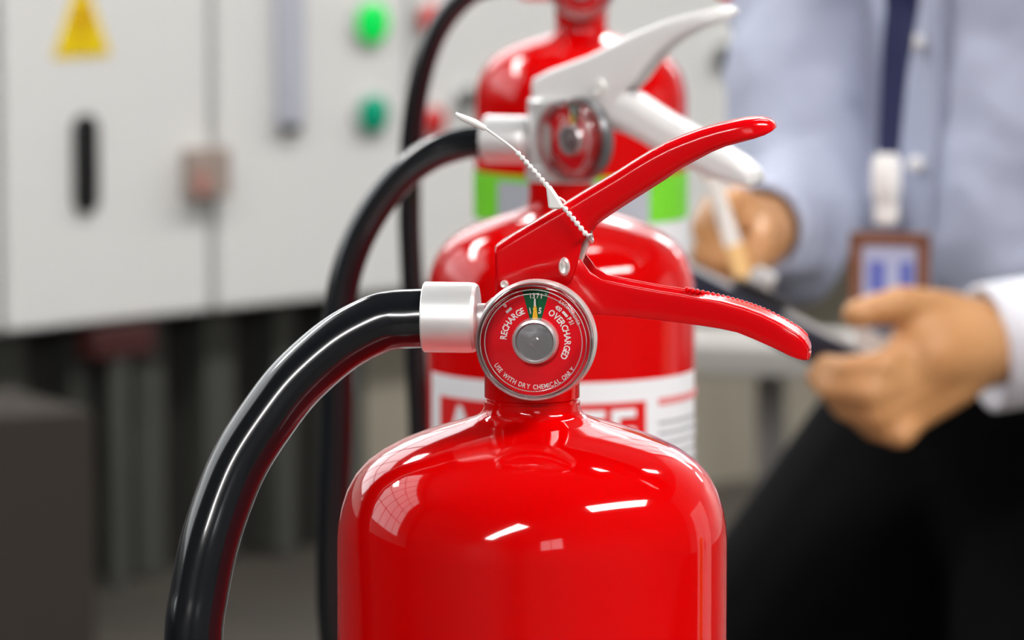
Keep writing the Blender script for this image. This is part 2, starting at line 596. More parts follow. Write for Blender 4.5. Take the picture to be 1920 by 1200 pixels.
indicator(0, 690, 42, 80, M['green1'], 'lit green lamp cap')
indicator(0, 692, 213, 74, M['green2'], 'teal green button cap')
indicator(1, 799, 36, 60, M['redlamp'], 'red button cap')
indicator(1, 804, 228, 60, M['redlamp'], 'red button cap')
indicator(1, 868, 184, 44, M['trunk'], 'grey button cap')
indicator(2, 1352, 105, 50, M['black'], 'dark round knob')
indicator(2, 1378, -4, 40, M['yellow'], 'yellow button cap')
# small brownish lock box straddling the gap between the two near cabinets
xa, za = cab_at(-1, 338, 372)
xb, zb = cab_at(-1, 408, 274)
p = O + U * (cabs[-1][1] + (xa + xb) / 2) - V * 0.0
t = empty('lock_box', (p.x, p.y, (za + zb) / 2), A45)
tag(t, 'small brown and faded red lock box hanging over the gap between two cabinet doors', 'lock')
obj('case', MB().box((0, -0.018, 0), (xb - xa, 0.032, zb - za)), M['brownbox'], t, bevel=0.004)
obj('side_plate', MB().box((-(xb - xa) * 0.3, -0.036, -0.015), ((xb - xa) * 0.3, 0.006, (zb - za) * 0.5)), M['lockred'], t, bevel=0.002, label='faded red plate')
# red pipe end and box under the cabinets
u_, z_ = on_front(225, 640)
p = O + U * u_ + V * 0.06
t = empty('junction_box', (p.x, p.y, z_), A45)
tag(t, 'small dark red junction box under the cabinet with the warning triangle', 'box')
obj('case', MB().box((0, -0.05, 0), (0.13, 0.05, 0.05)), mat('dark_red_plastic', (0.05, 0.008, 0.007), 0.6), t, bevel=0.004)
obj('conduit', MB().tube([(0, -0.05, -0.025), (0, -0.05, -z_ + 0.0)], 0.022, 16), M['trunk'], t)

# carton on the floor at the left, bench at the right, far behind the extinguishers
c = P(-60, 1040, 7.9)
t = empty('carton', (c.x, c.y, 0), radians(30))
tag(t, 'brown cardboard carton on the floor in front of the cabinets', 'box')
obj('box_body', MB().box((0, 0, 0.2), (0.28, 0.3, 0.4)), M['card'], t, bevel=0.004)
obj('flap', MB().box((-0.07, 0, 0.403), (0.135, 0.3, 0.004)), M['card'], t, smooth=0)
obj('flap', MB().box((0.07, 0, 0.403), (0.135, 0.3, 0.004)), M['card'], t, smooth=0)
c = P(1440, 660, 7.6)
t = empty('low_bench', (c.x, c.y, 0), radians(-16))
tag(t, 'low pale grey bench on dark legs, seen past the person', 'bench')
obj('bench_top', MB().box((-0.02, 0, c.z), (0.52, 0.22, 0.045)), M['benchgrey'], t, bevel=0.006)
for sx in (-0.22, 0.0, 0.2):
    obj('leg', MB().box((sx, 0.02, (c.z - 0.022) / 2), (0.032, 0.05, c.z - 0.022)), M['benchleg'], t, bevel=0.003)

t = empty('storage_locker', (2.3, 3.1, 0), radians(-60))
tag(t, 'white storage locker with an orange placard, off to the right of the table', 'locker')
obj('body', MB().box((0, 0.2, 0.9), (0.8, 0.4, 1.8)), M['wall'], t, bevel=0.005)
for s_ in (-1, 1):
    dr = obj('door', MB().box((s_ * 0.2, -0.01, 0.9), (0.39, 0.02, 1.76)), M['wall'], t, bevel=0.004)
    obj('handle', MB().box((s_ * 0.04, -0.03, 1.0), (0.02, 0.025, 0.14)), M['benchleg'], dr, bevel=0.004)
obj('placard', MB().box((0.22, -0.023, 0.95), (0.16, 0.004, 0.4)), M['orange'], t, bevel=0.001, label='orange placard')

# ------------------------------------------------------------------ the table that carries the extinguishers
TABLE = 0.78
t = empty('work_table', (0.05, 2.35, 0))
tag(t, 'grey work table under the three fire extinguishers', 'table')
obj('tabletop', MB().box((0, 0, TABLE - 0.015), (0.56, 1.9, 0.03)), M['tabletop'], t, bevel=0.004)
for sx in (-0.24, 0.24):
    for sy in (-0.88, 0.88):
        obj('leg', MB().box((sx, sy, (TABLE - 0.03) / 2), (0.04, 0.04, TABLE - 0.03)), M['benchleg'], t, bevel=0.003)
    obj('rail', MB().box((sx, 0, TABLE - 0.06), (0.025, 1.72, 0.05)), M['benchleg'], t, bevel=0.002)

# ------------------------------------------------------------------ fire extinguishers
RB = 0.0625
class Ext:
    def __init__(s, cx, cy, halfw, yaw):
        # distance at which the cylinder's half width fills halfw pixels at row cy
        t = F * RB / halfw
        s.D = t * ray(cx, cy).y
        c = P(cx, cy, s.D)
        s.c = Vector((c.x, c.y, TABLE))
        s.yaw = radians(yaw)
        s.cx, s.hw = cx, halfw
        s.inv = Matrix.Rotation(s.yaw, 3, 'Z')

    def loc(s, px, py, d=0.0):
        """Local point where the ray meets the upright plane through the axis, d in front of it."""
        n = Vector((-sin(s.yaw), -cos(s.yaw), 0))
        r = ray(px, py)
        base = s.c + n * d
        k = (base - EYE).dot(n) / r.dot(n)
        return s.inv @ (EYE + r * k - s.c)

E1 = Ext(997.5, 1000, 365.5, 7)
E2 = Ext(1051.5, 620, 251.5, 20)
E3 = Ext(1089, 300, 199, 10)

# outline of a cylinder, read off the nearest one (radius px, row)
prof_px = [(90, 752), (90, 764), (93, 770), (97, 775), (104, 780), (130, 789), (165, 799), (205, 812), (245, 828), (280, 846), (308, 866),
           (330, 890), (346, 918), (357, 950), (363, 980), (365.5, 1010)]
S1 = 365.5 / RB
ZN1 = E1.loc(997.5, 780).z
PROF = [(r / S1, E1.loc(997.5, y).z - ZN1) for r, y in prof_px]     # z relative to the neck base

def cylinder_mesh(zn):
    bot = [(0, 0.012), (0.040, 0.010), (0.050, 0.002), (0.0535, 0.0), (0.0575, 0.0), (0.0595, 0.004), (0.0612, 0.012), (RB, 0.02)]
    pr = bot + [(RB, zn + PROF[-1][1] - 0.12)] + [(r, zn + z) for r, z in reversed(PROF)] + [(0.0, zn + PROF[0][1])]
    return MB().lathe(pr, 128)

def u_channel(stations, r=0.0022, arc=4):
    """stations: (top Vector, bottom Vector, width); rounded inverted U swept along them."""
    rings = []
    for T, B, w in stations:
        T, B = Vector((T[0], 0, T[2])), Vector((B[0], 0, B[2]))
        L = (T - B).length
        u = (T - B) / max(L, 1e-6)
        rr = min(r, w * 0.45, L * 0.6)
        ring = [B + Vector((0, -w / 2, 0)), B + u * (L - rr) * 0.5 + Vector((0, -w / 2, 0))]
        for k in range(arc + 1):
            a = pi / 2 * k / arc
            ring.append(T - u * (rr - rr * sin(a)) + Vector((0, -w / 2 + rr * (1 - cos(a)), 0)))
        for k in range(arc, -1, -1):
            a = pi / 2 * k / arc
            ring.append(T - u * (rr - rr * sin(a)) + Vector((0, w / 2 - rr * (1 - cos(a)), 0)))
        ring += [B + u * (L - rr) * 0.5 + Vector((0, w / 2, 0)), B + Vector((0, w / 2, 0))]
        rings.append(ring)
    mb = MB()
    n = len(rings[0])
    vs, fs = [], []
    for q in rings:
        vs += q
    for i in range(len(rings) - 1):
        for k in range(n - 1):
            fs.append((i * n + k, i * n + k + 1, (i + 1) * n + k + 1, (i + 1) * n + k))
    fs.append(tuple((len(rings) - 1) * n + k for k in range(n)))
    return mb.add(vs, fs)

def trough(stations):
    """stations: (top, bottom, width, web level 0 top..1 bottom): two flanges and a web between."""
    mb = MB()
    n = len(stations)
    for side in (-1, 1):
        vs, fs = [], []
        for T, B, w, q in stations:
            for k in range(4):
                p = T + (B - T) * (k / 3)
                vs.append((p[0], side * w / 2, p[2]))
        for i in range(n - 1):
            for k in range(3):
                fs.append((i * 4 + k, i * 4 + k + 1, i * 4 + k + 5, i * 4 + k + 4))
        mb.add(vs, fs)
    vs, fs = [], []
    for T, B, w, q in stations:
        p = T + (B - T) * q
        for k in range(5):
            vs.append((p[0], -w / 2 + w * k / 4, p[2]))
    for i in range(n - 1):
        for k in range(4):
            fs.append((i * 5 + k, i * 5 + k + 1, i * 5 + k + 6, i * 5 + k + 5))
    mb.add(vs, fs)
    T, B, w, q = stations[-1]
    mb.add([(T[0], -w / 2, T[2]), (T[0], w / 2, T[2]), (B[0], w / 2, B[2]), (B[0], -w / 2, B[2])], [(0, 1, 2, 3)])
    return mb

WL = 0.018
def lever_stations(E, lines, w=WL, tip=()):
    out = []
    for i, (a, b) in enumerate(lines):
        ww = w if len(lines) - i > len(tip) else tip[len(tip) - (len(lines) - i)]
        out.append((E.loc(*a, w / 2), E.loc(*b, w / 2), ww))
    return out

def gauge(parent, pos, yaw, k=1.0, rim='steel'):
    """Pressure gauge; pos is the middle of the lens front in the parent's space, k its size."""
    q = 1 / S1 * k              # one pixel of the nearest gauge
    case = MB().lathe([(0, -0.0195 * k), (60 * q, -0.0195 * k), (70 * q, -0.0180 * k), (103 * q, -0.0165 * k), (109 * q, -0.0155 * k), (111 * q, -0.0145 * k),
                       (111.5 * q, -0.0125 * k), (110.5 * q, -0.0105 * k), (107.5 * q, -0.0095 * k), (105 * q, -0.0100 * k), (104 * q, -0.0110 * k), (0, -0.0110 * k)], 96)
    g = obj('pressure_gauge', case, M[rim], parent, smooth=30)
    g.location = pos
    g.rotation_euler = (pi / 2, 0, -radians(yaw))
    zd = -0.0088 * k
    dial = MB().lathe([(0, zd - 0.0003), (102 * q, zd - 0.0003), (102 * q, zd), (0, zd)], 72)
    d = obj('dial', dial, M['dial'], g, smooth=30, label='red gauge dial')
    gz = MB()
    n = 10
    a0, a1 = radians(74.5), radians(105)
    pts = [(42 * q * cos(a0 + (a1 - a0) * i / n), 42 * q * sin(a0 + (a1 - a0) * i / n)) for i in range(n + 1)]
    pts2 = [(97 * q * cos(a0 + (a1 - a0) * i / n), 97 * q * sin(a0 + (a1 - a0) * i / n)) for i in range(n + 1)]
    z = zd + 0.00012 * k
    gz.add([(x, y, z) for x, y in pts + pts2], [(i, i + 1, n + 2 + i, n + 1 + i) for i in range(n)])
    obj('green_zone', gz, M['dialgreen'], g, smooth=0, label='dark green band of the dial')
    tx = MB()
    z = zd + 0.0002 * k
    arc_text(tx, 'RECHARGE', 54 * q, 178, 111, 11.5 * q, z, stretch=0.85)
    arc_text(tx, 'OVERCHARGED', 54 * q, 65, -33, 11.5 * q, z, stretch=0.85)
    arc_text(tx, 'USE WITH DRY CHEMICAL ONLY', 90 * q, 211, 325, 8.5 * q, z, inward=True, stretch=0.8)
    arc_text(tx, '1371', 79 * q, 97, 82, 9 * q, z, stretch=0.8)
    arc_text(tx, '195', 51 * q, 101, 79, 11 * q, z, stretch=0.75)
    arc_text(tx, '0', 82 * q, 133, 130, 7 * q, z)
    arc_text(tx, '400', 70 * q, 60, 50, 8 * q, z, stretch=0.8)
    arc_text(tx, 'PSI', 71 * q, 35, 25, 8 * q, z, stretch=0.8)
    arc_text(tx, 'EXTINGUISHER', 83 * q, 59, 21, 6 * q, z, stretch=0.75)
    for ang, r_ in ((131.5, 74.5), (42.5, 74)):
        a = radians(ang)
        tx.add([(-6.5, -2.4, 0), (6.5, -2.4, 0), (6.5, 2.4, 0), (-6.5, 2.4, 0)], [(0, 1, 2, 3)],
               Matrix.Translation((r_ * q * cos(a), r_ * q * sin(a), z)) @ Matrix.Rotation(a - pi / 2, 4, 'Z') @ Matrix.Scale(q, 4))
    obj('dial_lettering', tx, M['print'], g, smooth=0, label='white dial lettering')
    nd = MB().prism([(-5.2 * q, 38 * q), (5.6 * q, 38 * q), (2.2 * q, 64 * q), (-0.6 * q, 74 * q), (-2.2 * q, 64 * q)], 0, 0.0006 * k)
    nd2 = MB().add(nd.v, nd.f, Matrix.Translation((0, 0, zd + 0.0012 * k)) @ Matrix.Rotation(pi / 2, 4, 'X'))
    obj('needle', MB().add([(x, z_, zd + 0.0012 * k + y) for x, y, z_ in nd.v], nd.f), M['yellow'], g, smooth=0, label='yellow needle')
    obj('needle_tip', MB().add([(x * q, y * q, zd + 0.0014 * k + h) for h in (0, 0.0005 * k) for x, y in ((-2, 65), (1.6, 65), (0.8, 79), (-1.4, 79))],
                               [(0, 1, 2, 3), (7, 6, 5, 4), (0, 4, 5, 1), (1, 5, 6, 2), (2, 6, 7, 3), (3, 7, 4, 0)]), M['print'], g, smooth=0, label='pale needle tip')
    obj('hub_ring', MB().lathe([(35 * q, zd), (35 * q, zd + 0.0030 * k), (36 * q, zd + 0.0036 * k), (40 * q, zd + 0.0034 * k), (43 * q, zd + 0.0020 * k), (43.5 * q, zd)], 64), M['hubring'], g, smooth=50)
    obj('hub', MB().lathe([(36 * q, zd + 0.0022 * k), (33 * q, zd + 0.0026 * k), (9 * q, zd + 0.0028 * k), (7 * q, zd + 0.0031 * k), (0, zd + 0.0032 * k)], 48), M['hub'], g, smooth=10)
    le = MB().lathe([(107 * q, -0.0098 * k), (108 * q, -0.0075 * k), (107.5 * q, -0.0040 * k), (106.5 * q, -0.0025 * k), (103 * q, -0.0016 * k), (100 * q, -0.0022 * k), (97.5 * q, -0.0022 * k),
                     (95 * q, -0.0008 * k), (92 * q, -0.0002 * k), (88 * q, -0.0006 * k), (85 * q, -0.0006 * k), (60 * q, 0.0001 * k), (30 * q, 0.0005 * k), (0, 0.0006 * k)], 96)
    obj('lens', le, M['lens'], g, smooth=80, label='clear domed lens')
    inner = MB()
    for rr_, zz in ((107.0, -0.0068), (105.0, -0.0030), (98.0, -0.0026), (90.0, -0.0030)):
        pr = [((rr_ + 0.9 * cos(a)) * q, zz * k + 0.9 * q * sin(a)) for a in [2 * pi * i / 8 for i in range(9)]]
        inner.lathe(pr, 96)
    obj('lens_ridges', inner, M['ridge'], g, smooth=80, label='pale ridges moulded into the lens')
    return g

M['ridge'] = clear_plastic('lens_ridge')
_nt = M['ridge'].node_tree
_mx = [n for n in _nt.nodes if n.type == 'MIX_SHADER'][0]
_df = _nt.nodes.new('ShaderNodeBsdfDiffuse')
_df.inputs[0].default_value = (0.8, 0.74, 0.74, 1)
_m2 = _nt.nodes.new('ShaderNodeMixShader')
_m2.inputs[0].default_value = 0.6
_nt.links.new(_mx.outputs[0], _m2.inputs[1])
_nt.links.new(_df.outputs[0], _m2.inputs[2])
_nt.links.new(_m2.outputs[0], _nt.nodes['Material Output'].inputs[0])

def xturn(prof, p0, n=48):
    """Turned about the local x axis: prof of (r, x) with p0 = (y, z) of the axis."""
    m = Matrix.Translation((0, p0[0], p0[1])) @ Matrix.Rotation(pi / 2, 4, 'Y')
    return MB().lathe(prof, n, m)

def coupling(root, E, pxl, pxr, py, rpx, nip_l, nip_r, nip_r_px, d=0.0):
    a, b = E.loc(pxl, py, d), E.loc(pxr, py, d)
    S = E.hw / RB
    r = rpx / S
    z = (a.z + b.z) / 2
    xa, xb = a.x, b.x
    L = xb - xa
    c = obj('hose_coupling', xturn([(r * 0.84, xa + 0.0005), (r * 0.97, xa), (r, xa + L * 0.02), (r, xa + L * 0.82), (r * 0.985, xa + L * 0.93), (r * 0.93, xb - L * 0.01), (r * 0.86, xb), (0, xb)], (-d, z), 64), M['alu'], root, smooth=25)
    n1, n2 = E.loc(nip_l, py, d).x, E.loc(nip_r, py, d).x
    rn = nip_r_px / S
    obj('nipple', xturn([(rn, n1), (rn, n2), (0, n2)], (-d, z), 32), M['alu'], c, smooth=30)
    return z

def hose(root, E, pts, r, tail):
    ps = [E.loc(px, py, d) for px, py, d in pts]
    ps += [Vector(q) for q in tail]
    path = smooth_path(ps, 10)
    h = obj('hose', MB().tube(path, r, 28), M['rubber'], root, smooth=60, label='black rubber hose')
    e, f = path[-1], path[-1] + (path[-1] - path[-3]).normalized() * 0.09
    obj('nozzle', MB().tube([e, e + (f - e) * 0.12, f], [r * 1.25, r * 1.25, r * 1.7], 24), M['black'], h, smooth=40)
    return h

def rivet(root, E, px, py, rpx, d, name='rivet', tall=1.0):
    p = E.loc(px, py, d)
    r = rpx / (E.hw / RB)
    m = Matrix.Translation(p) @ Matrix.Diagonal((1, 1, tall, 1)) @ Matrix.Rotation(pi / 2, 4, 'X')
    return obj(name, MB().lathe([(r * 1.0, -0.021), (r, 0), (r * 0.95, 0.0008), (r * 0.7, 0.0013), (r * 0.45, 0.0009), (0, 0.0008)], 28, m), M['steel'], root, smooth=50)

def patch(R, a0, a1, z0, z1, th=0.0002, n=40):
    vs, fs = [], []
    for i in range(n + 1):
        a = a0 + (a1 - a0) * i / n
        for rr in (R, R + th):
            for z in (z0, z1):
                vs.append((rr * sin(a), -rr * cos(a), z))
    for i in range(n):
        b = i * 4
        fs += [(b + 2, b + 3, b + 7, b + 6), (b + 0, b + 2, b + 6, b + 4), (b + 1, b + 5, b + 7, b + 3)]
    return MB().add(vs, fs)

# levers of the nearest extinguisher, rows read along the front flange
UPPER = [((929, 467), (929, 548)), ((933, 461), (942, 548)), ((965, 442), (982, 548)), ((1007, 417), (1030, 545)), ((1036, 400), (1066, 532)), ((1044, 395.5), (1074, 517)),
         ((1053, 390), (1086, 482)), ((1064, 383), (1091, 457)), ((1080, 373), (1110, 430)), ((1098, 362), (1127, 416)), ((1125, 346), (1151, 399)), ((1152, 330), (1180, 380)),
         ((1185, 309), (1213, 359)), ((1215, 291), (1246, 338)), ((1248, 274), (1277, 316)), ((1277, 262), (1305, 301)), ((1310, 250), (1335, 285)), ((1340, 241), (1362, 274)),
         ((1370, 234), (1389, 267)), ((1396, 229), (1412, 261)), ((1420, 227), (1431, 255)), ((1437, 230), (1443, 249)), ((1445, 235), (1448, 244))]
LOWER = [((1062, 500), (1062, 592), .6), ((1086, 484), (1090, 592), .6), ((1106, 511), (1112, 591), .6), ((1127, 525), (1130, 591), .6), ((1180, 536), (1178, 595), .6),
         ((1240, 547), (1240, 602), .5), ((1280, 553), (1280, 607), .3), ((1319, 561), (1318, 612), .06), ((1357, 570), (1350, 617), .02), ((1392, 580), (1382, 624), .02),
         ((1425, 592), (1412, 636), .02), ((1460, 609), (1448, 652), .02), ((1490, 627), (1478, 667), .02), ((1504, 640), (1493, 674), .02), ((1511, 653), (1503, 678), .02), ((1513, 664), (1511, 679), .02)]
S_UP = lever_stations(E1, UPPER, WL, (0.0175, 0.0165, 0.014, 0.010, 0.005))
S_LO = [(E1.loc(*a, WL / 2), E1.loc(*b, WL / 2), WL - 0.002, q) for a, b, q in LOWER]
for i, w_ in zip((-3, -2, -1), (0.0145, 0.012, 0.008)):
    S_LO[i] = (S_LO[i][0], S_LO[i][1], w_, S_LO[i][3])

def red_head(root, dz, nose=True):
    """Valve, levers and pin of the red-lever kind, dz above the nearest one's."""
    up = Vector((0, 0, dz))
    zb, zt = ZN1 + PROF[1][1] + dz, E1.loc(997, 560).z + dz
    rv = 0.0152
    obj('valve_body', MB().lathe([(0, zb - 0.004), (rv, zb - 0.004), (rv, zb + 0.0015), (rv - 0.0006, zb + 0.002), (rv - 0.0006, zb + 0.003), (rv, zb + 0.0035), (rv, zt - 0.002), (rv - 0.002, zt), (0, zt)], 64), M['red'], root, smooth=30)
    obj('squeeze_lever', u_channel([(T + up, B + up, w) for T, B, w in S_UP]), M['redlever'], root, smooth=50, solid=0.0014)
    lo = obj('carry_handle', trough([(T + up, B + up, w, q) for T, B, w, q in S_LO]), M['redlever'], root, smooth=40, solid=0.0014, bevel=0.0005)
    rg = MB()
    tops = smooth_path([T + up for T, B, w, q in S_LO[6:14]], 4)
    for i, p_ in enumerate(tops):
        rg.sphere((p_.x, WL / 2 - 0.0022, p_.z), 0.0009, 8)
    o = obj('grip_ridges', rg, M['redlever'], lo, smooth=60)
    return lo

# ---- nearest extinguisher
def make_root(E, label):
    r = empty('fire_extinguisher', E.c, -E.yaw)
    tag(r, label, 'fire extinguisher', 'fire extinguishers lined up on the table')
    return r

X1 = make_root(E1, 'nearest red fire extinguisher in sharp focus, with red levers and a clear round gauge')
obj('cylinder', cylinder_mesh(ZN1), M['red'], X1, smooth=60)
red_head(X1, 0.0)
rivet(X1, E1, 1058, 500, 11, WL / 2 + 0.0008, tall=1.6)
# locking pin with its ring end beside the lever
pp = MB()
a, b = E1.loc(1092, 470, 0.004), E1.loc(1105, 437, 0.004)
pin = obj('pull_pin', MB().tube(smooth_path([a + (a - b) * 0.6, a, b], 4), 0.0014, 12), M['steel'], X1, smooth=60)
pc = E1.loc(1104, 440, 0.003)
tor = [(0.0022 + 0.0009 * cos(q_), 0.0009 * sin(q_)) for q_ in [2 * pi * i / 10 for i in range(11)]]
obj('pin_eye', MB().lathe(tor, 24, Matrix.Translation(pc) @ Matrix.Rotation(radians(70), 4, 'Y')), M['steel'], pin, smooth=60)
zc1 = coupling(X1, E1, 795, 896, 595, 66, 890, 950, 27)
G1 = gauge(X1, E1.loc(998, 645, 0.0335), 0.0, 1.0)
gp = E1.loc(1006, 634, 0.0)
obj('gauge_stem', MB().lathe([(0.008, 0.0), (0.008, 0.019), (0, 0.019)], 32, Matrix.Translation(gp) @ Matrix.Rotation(pi / 2, 4, 'X')), M['steel'], X1)
rivet(X1, E1, 946, 533, 8, WL / 2 + 0.001, 'screw')
H1 = [(808, 597, 0), (780, 597.5, 0), (740, 600, 0.0), (700, 610, 0.001), (632, 648, 0.003), (556, 715, 0.006), (501, 785, 0.009), (450, 865, 0.012), (416, 945, 0.015), (391, 1025, 0.018), (373, 1115, 0.02), (363, 1200, 0.022)]
e = E1.loc(363, 1200, 0.022)
hose(X1, E1, H1, 0.0095, [(e.x + 0.001, e.y, e.z - 0.03), (e.x + 0.008, e.y, e.z - 0.08), (e.x + 0.018, e.y + 0.01, e.z - 0.14)])

# ---- second extinguisher: white levers, silver valve
X2 = make_root(E2, 'middle fire extinguisher with white levers and a silver valve behind the red levers')
ZN2 = E2.loc(1051.5, 391).z
obj('cylinder', cylinder_mesh(ZN2), M['red'], X2, smooth=60)
S2 = 251.5 / RB
zt2, zb2 = E2.loc(1060, 180).z, E2.loc(1060, 338).z
obj('neck', MB().lathe([(0.0150, ZN2 - 0.004), (0.0150, zb2 + 0.001), (0, zb2 + 0.001)], 48), M['red'], X2, smooth=30)
obj('valve_body', MB().lathe([(0, zb2), (0.0165, zb2), (0.0165, zb2 + 0.006), (0.0155, zb2 + 0.007), (0.0155, zt2 - 0.002), (0.0135, zt2), (0, zt2)], 48), M['silver'], X2, smooth=30)
UP2 = [((998, 158), (998, 245)), ((1001, 148), (1008, 245)), ((1030, 134), (1040, 245)), ((1070, 119), (1085, 240)), ((1100, 108), (1118, 232)), ((1125, 96), (1140, 205)),
       ((1145, 86), (1165, 178)), ((1170, 74), (1192, 152)), ((1195, 62), (1212, 124)), ((1220, 52), (1236, 96)), ((1250, 41), (1262, 76)), ((1280, 32), (1290, 60)),
       ((1310, 24), (1317, 48)), ((1338, 18), (1342, 39)), ((1356, 17), (1358, 33)), ((1366, 20), (1366, 28))]
obj('squeeze_lever', u_channel(lever_stations(E2, UP2, 0.02, (0.017, 0.012, 0.006))), M['whitepaint'], X2, smooth=50, solid=0.0014, label='white upper lever')
LO2 = [((1110, 170), (1112, 250), .1), ((1140, 168), (1140, 240), .05), ((1180, 180), (1175, 252), .02), ((1210, 200), (1205, 268), .02), ((1240, 219), (1230, 284), .02), ((1284, 243), (1268, 306), .02),
       ((1320, 265), (1305, 322), .02), ((1350, 283), (1335, 335), .02), ((1380, 303), (1367, 343), .02), ((1400, 322), (1390, 347), .02), ((1408, 336), (1404, 348), .02)]
obj('carry_handle', trough([(E2.loc(*a, 0.01), E2.loc(*b, 0.01), 0.019, q) for a, b, q in LO2]), M['whitepaint'], X2, smooth=40, solid=0.0014, label='white lower handle')
rivet(X2, E2, 1124, 164, 11, 0.0115, tall=1.4)
coupling(X2, E2, 912, 994, 262, 45, 985, 1020, 26)
gauge(X2, E2.loc(1050, 264, 0.036), 27, 1.02, 'gaugegrey')
gp2 = E2.loc(1060, 262, 0.0)
obj('gauge_stem', MB().lathe([(0.008, 0.0), (0.008, 0.021), (0, 0.021)], 24, Matrix.Translation(gp2) @ Matrix.Rotation(pi / 2, 4, 'X')), M['steel'], X2)
H2 = [(925, 263, 0), (905, 264, 0), (860, 271, 0.0), (810, 289, 0.002), (760, 324, 0.004), (715, 375, 0.006), (676, 440, 0.008), (650, 510, 0.01), (637, 580, 0.012), (633, 650, 0.014), (632, 730, 0.015), (629, 850, 0.016), (624, 960, 0.017)]
e = E2.loc(624, 960, 0.017)
hose(X2, E2, H2, 0.0076, [(e.x + 0.0, e.y, e.z - 0.05), (e.x + 0.006, e.y, e.z - 0.10)])

def ang(E, px):
    return asin(max(-1, min(1, (px - E.cx) / E.hw))) + E.yaw

def zrow(E, px, py):
    a = asin(max(-1, min(1, (px - E.cx) / E.hw)))
    return E.loc(px, py, RB * cos(a)).z

# wrapped label: white sheet, red block with white letters, text column at the right
zt_ = (zrow(E2, 815, 697) + zrow(E2, 1120, 722) + zrow(E2, 1296, 696)) / 3
R0 = RB + 0.0002
la = obj('label', patch(R0, ang(E2, 812), radians(100), zt_ - 0.15, zt_), M['labelwhite'], X2, label='white paper label')
zi = zrow(E2, 1000, 757)
a0_, a1_ = ang(E2, 829), ang(E2, 1205)
obj('red_block', patch(R0 + 0.00025, a0_, a1_, zi - 0.06, zi), M['labelred'], la, label='red block of the label')
lt = MB()
def wrap_text(mb, text, cap, gap, a_start, z_base, R):
    gl, _ = flat_text(text, cap, gap)
    for vs, fs in gl:
        mb.add([(R * sin(a_start + x / R), -R * cos(a_start + x / R), z_base + y) for x, y in vs], fs)
wrap_text(lt, 'AC', 0.020, 0.003, a0_ + 0.1, zi - 0.0235, R0 + 0.0012)
obj('lettering', lt, M['labelwhite'], la, smooth=0, label='white capitals at the left of the red block')
lt = MB()
wrap_text(lt, 'TE', 0.020, 0.003, a1_ - 0.62, zi - 0.0235, R0 + 0.0012)
obj('lettering', lt, M['labelwhite'], la, smooth=0, label='white capitals at the right of the red block')
tl = MB()
a2_ = ang(E2, 1228)
for i in range(9):
    zz = zi - 0.012 - i * 0.0048
    b = patch(R0 + 0.0003, a2_, a2_ + 0.62 + 0.25 * ((i * 7) % 3), zz, zz + 0.0016, n=24)
    tl.add(b.v, b.f)
obj('text_lines', tl, M['labelink'], la, smooth=0, label='grey lines of small print')
b = patch(R0 + 0.0003, a2_, a2_ + 0.9, zi - 0.003, zi + 0.0005, n=30)
obj('red_heading', b, mat('faded_red_print', (0.75, 0.25, 0.25), 0.5), la, smooth=0, label='pale red heading')

# ---- third extinguisher, farthest, head above the frame
X3 = make_root(E3, 'farthest fire extinguisher, with a green and white label')
ZN3 = E3.loc(1089, 62).z
obj('cylinder', cylinder_mesh(ZN3), M['red'], X3, smooth=60)
red_head(X3, ZN3 - ZN1)
zz3 = ZN3 - ZN1
g3 = gauge(X3, E1.loc(1000.5, 640, 0.0335) + Vector((0, 0, zz3)), 0.0)
gs = E1.loc(1006, 634, 0.0) + Vector((0, 0, zz3))
obj('gauge_stem', MB().lathe([(0.008, 0.0), (0.008, 0.019), (0, 0.019)], 24, Matrix.Translation(gs) @ Matrix.Rotation(pi / 2, 4, 'X')), M['steel'], X3)
coupling(X3, E3, 980, 1034, -32, 34, 1030, 1070, 15)
H3 = [(990, -32, 0), (970, -32, 0), (930, -30, 0), (890, -18, 0.0), (850, 15, 0.0), (815, 68, 0.0), (788, 150, 0.0), (772, 260, 0.0), (768, 400, 0.0), (773, 530, 0.0), (780, 660, 0.0), (786, 780, 0.0)]
e = E3.loc(786, 780, 0)
hose(X3, E3, H3, 0.0068, [(e.x + 0.002, e.y, e.z - 0.05), (e.x + 0.006, e.y, e.z - 0.09)])
z3 = zrow(E3, 900, 318)
z3b = zrow(E3, 1250, 418)
la3 = obj('label', patch(R0, radians(-78), radians(100), z3 - 0.13, z3), M['labelwhite'], X3, label='white paper label')
obj('green_band', patch(R0 + 0.0003, radians(-78), radians(100), z3b, z3), M['labelgreen'], la3, label='bright green band')
obj('grey_panel', patch(R0 + 0.0006, ang(E3, 936), ang(E3, 1212), z3b, z3 - 0.004), M['labelgrey'], la3, label='grey panel of the label')

# ------------------------------------------------------------------ nylon security seal looped over the nearest lever
def w1(px, py, d):
    return E1.loc(px, py, d)
SEAL = empty('security_seal', E1.c + Vector((0, 0, 0)), -E1.yaw)
tag(SEAL, 'white nylon beaded security seal looped over the nearest red lever', 'seal')
d_s = WL / 2 + 0.0022
flag = [w1(854, 213, d_s), w1(868, 221, d_s), w1(890, 230, d_s), w1(910, 241, d_s)]
obj('tail_tab', MB().tube(flag, [0.0006, 0.0011, 0.0012, 0.0009], 10), M['nylon'], SEAL, smooth=60)
strand = smooth_path([w1(908, 239, d_s), w1(940, 262, d_s), w1(968, 284, d_s), w1(1000, 318, d_s), w1(1030, 357, d_s), w1(1052, 384, d_s), w1(1075, 412, d_s), w1(1101, 441, d_s)], 6)
obj('strand', MB().tube(strand, 0.00042, 8), M['nylon'], SEAL, smooth=60)
beads = MB()
def bead_row(p, q, n):
    for i in range(n):
        t = i / (n - 1)
        beads.sphere(p + (q - p) * t, 0.00092, 10)
bead_row(w1(972, 288, d_s), w1(1024, 346, d_s), 8)
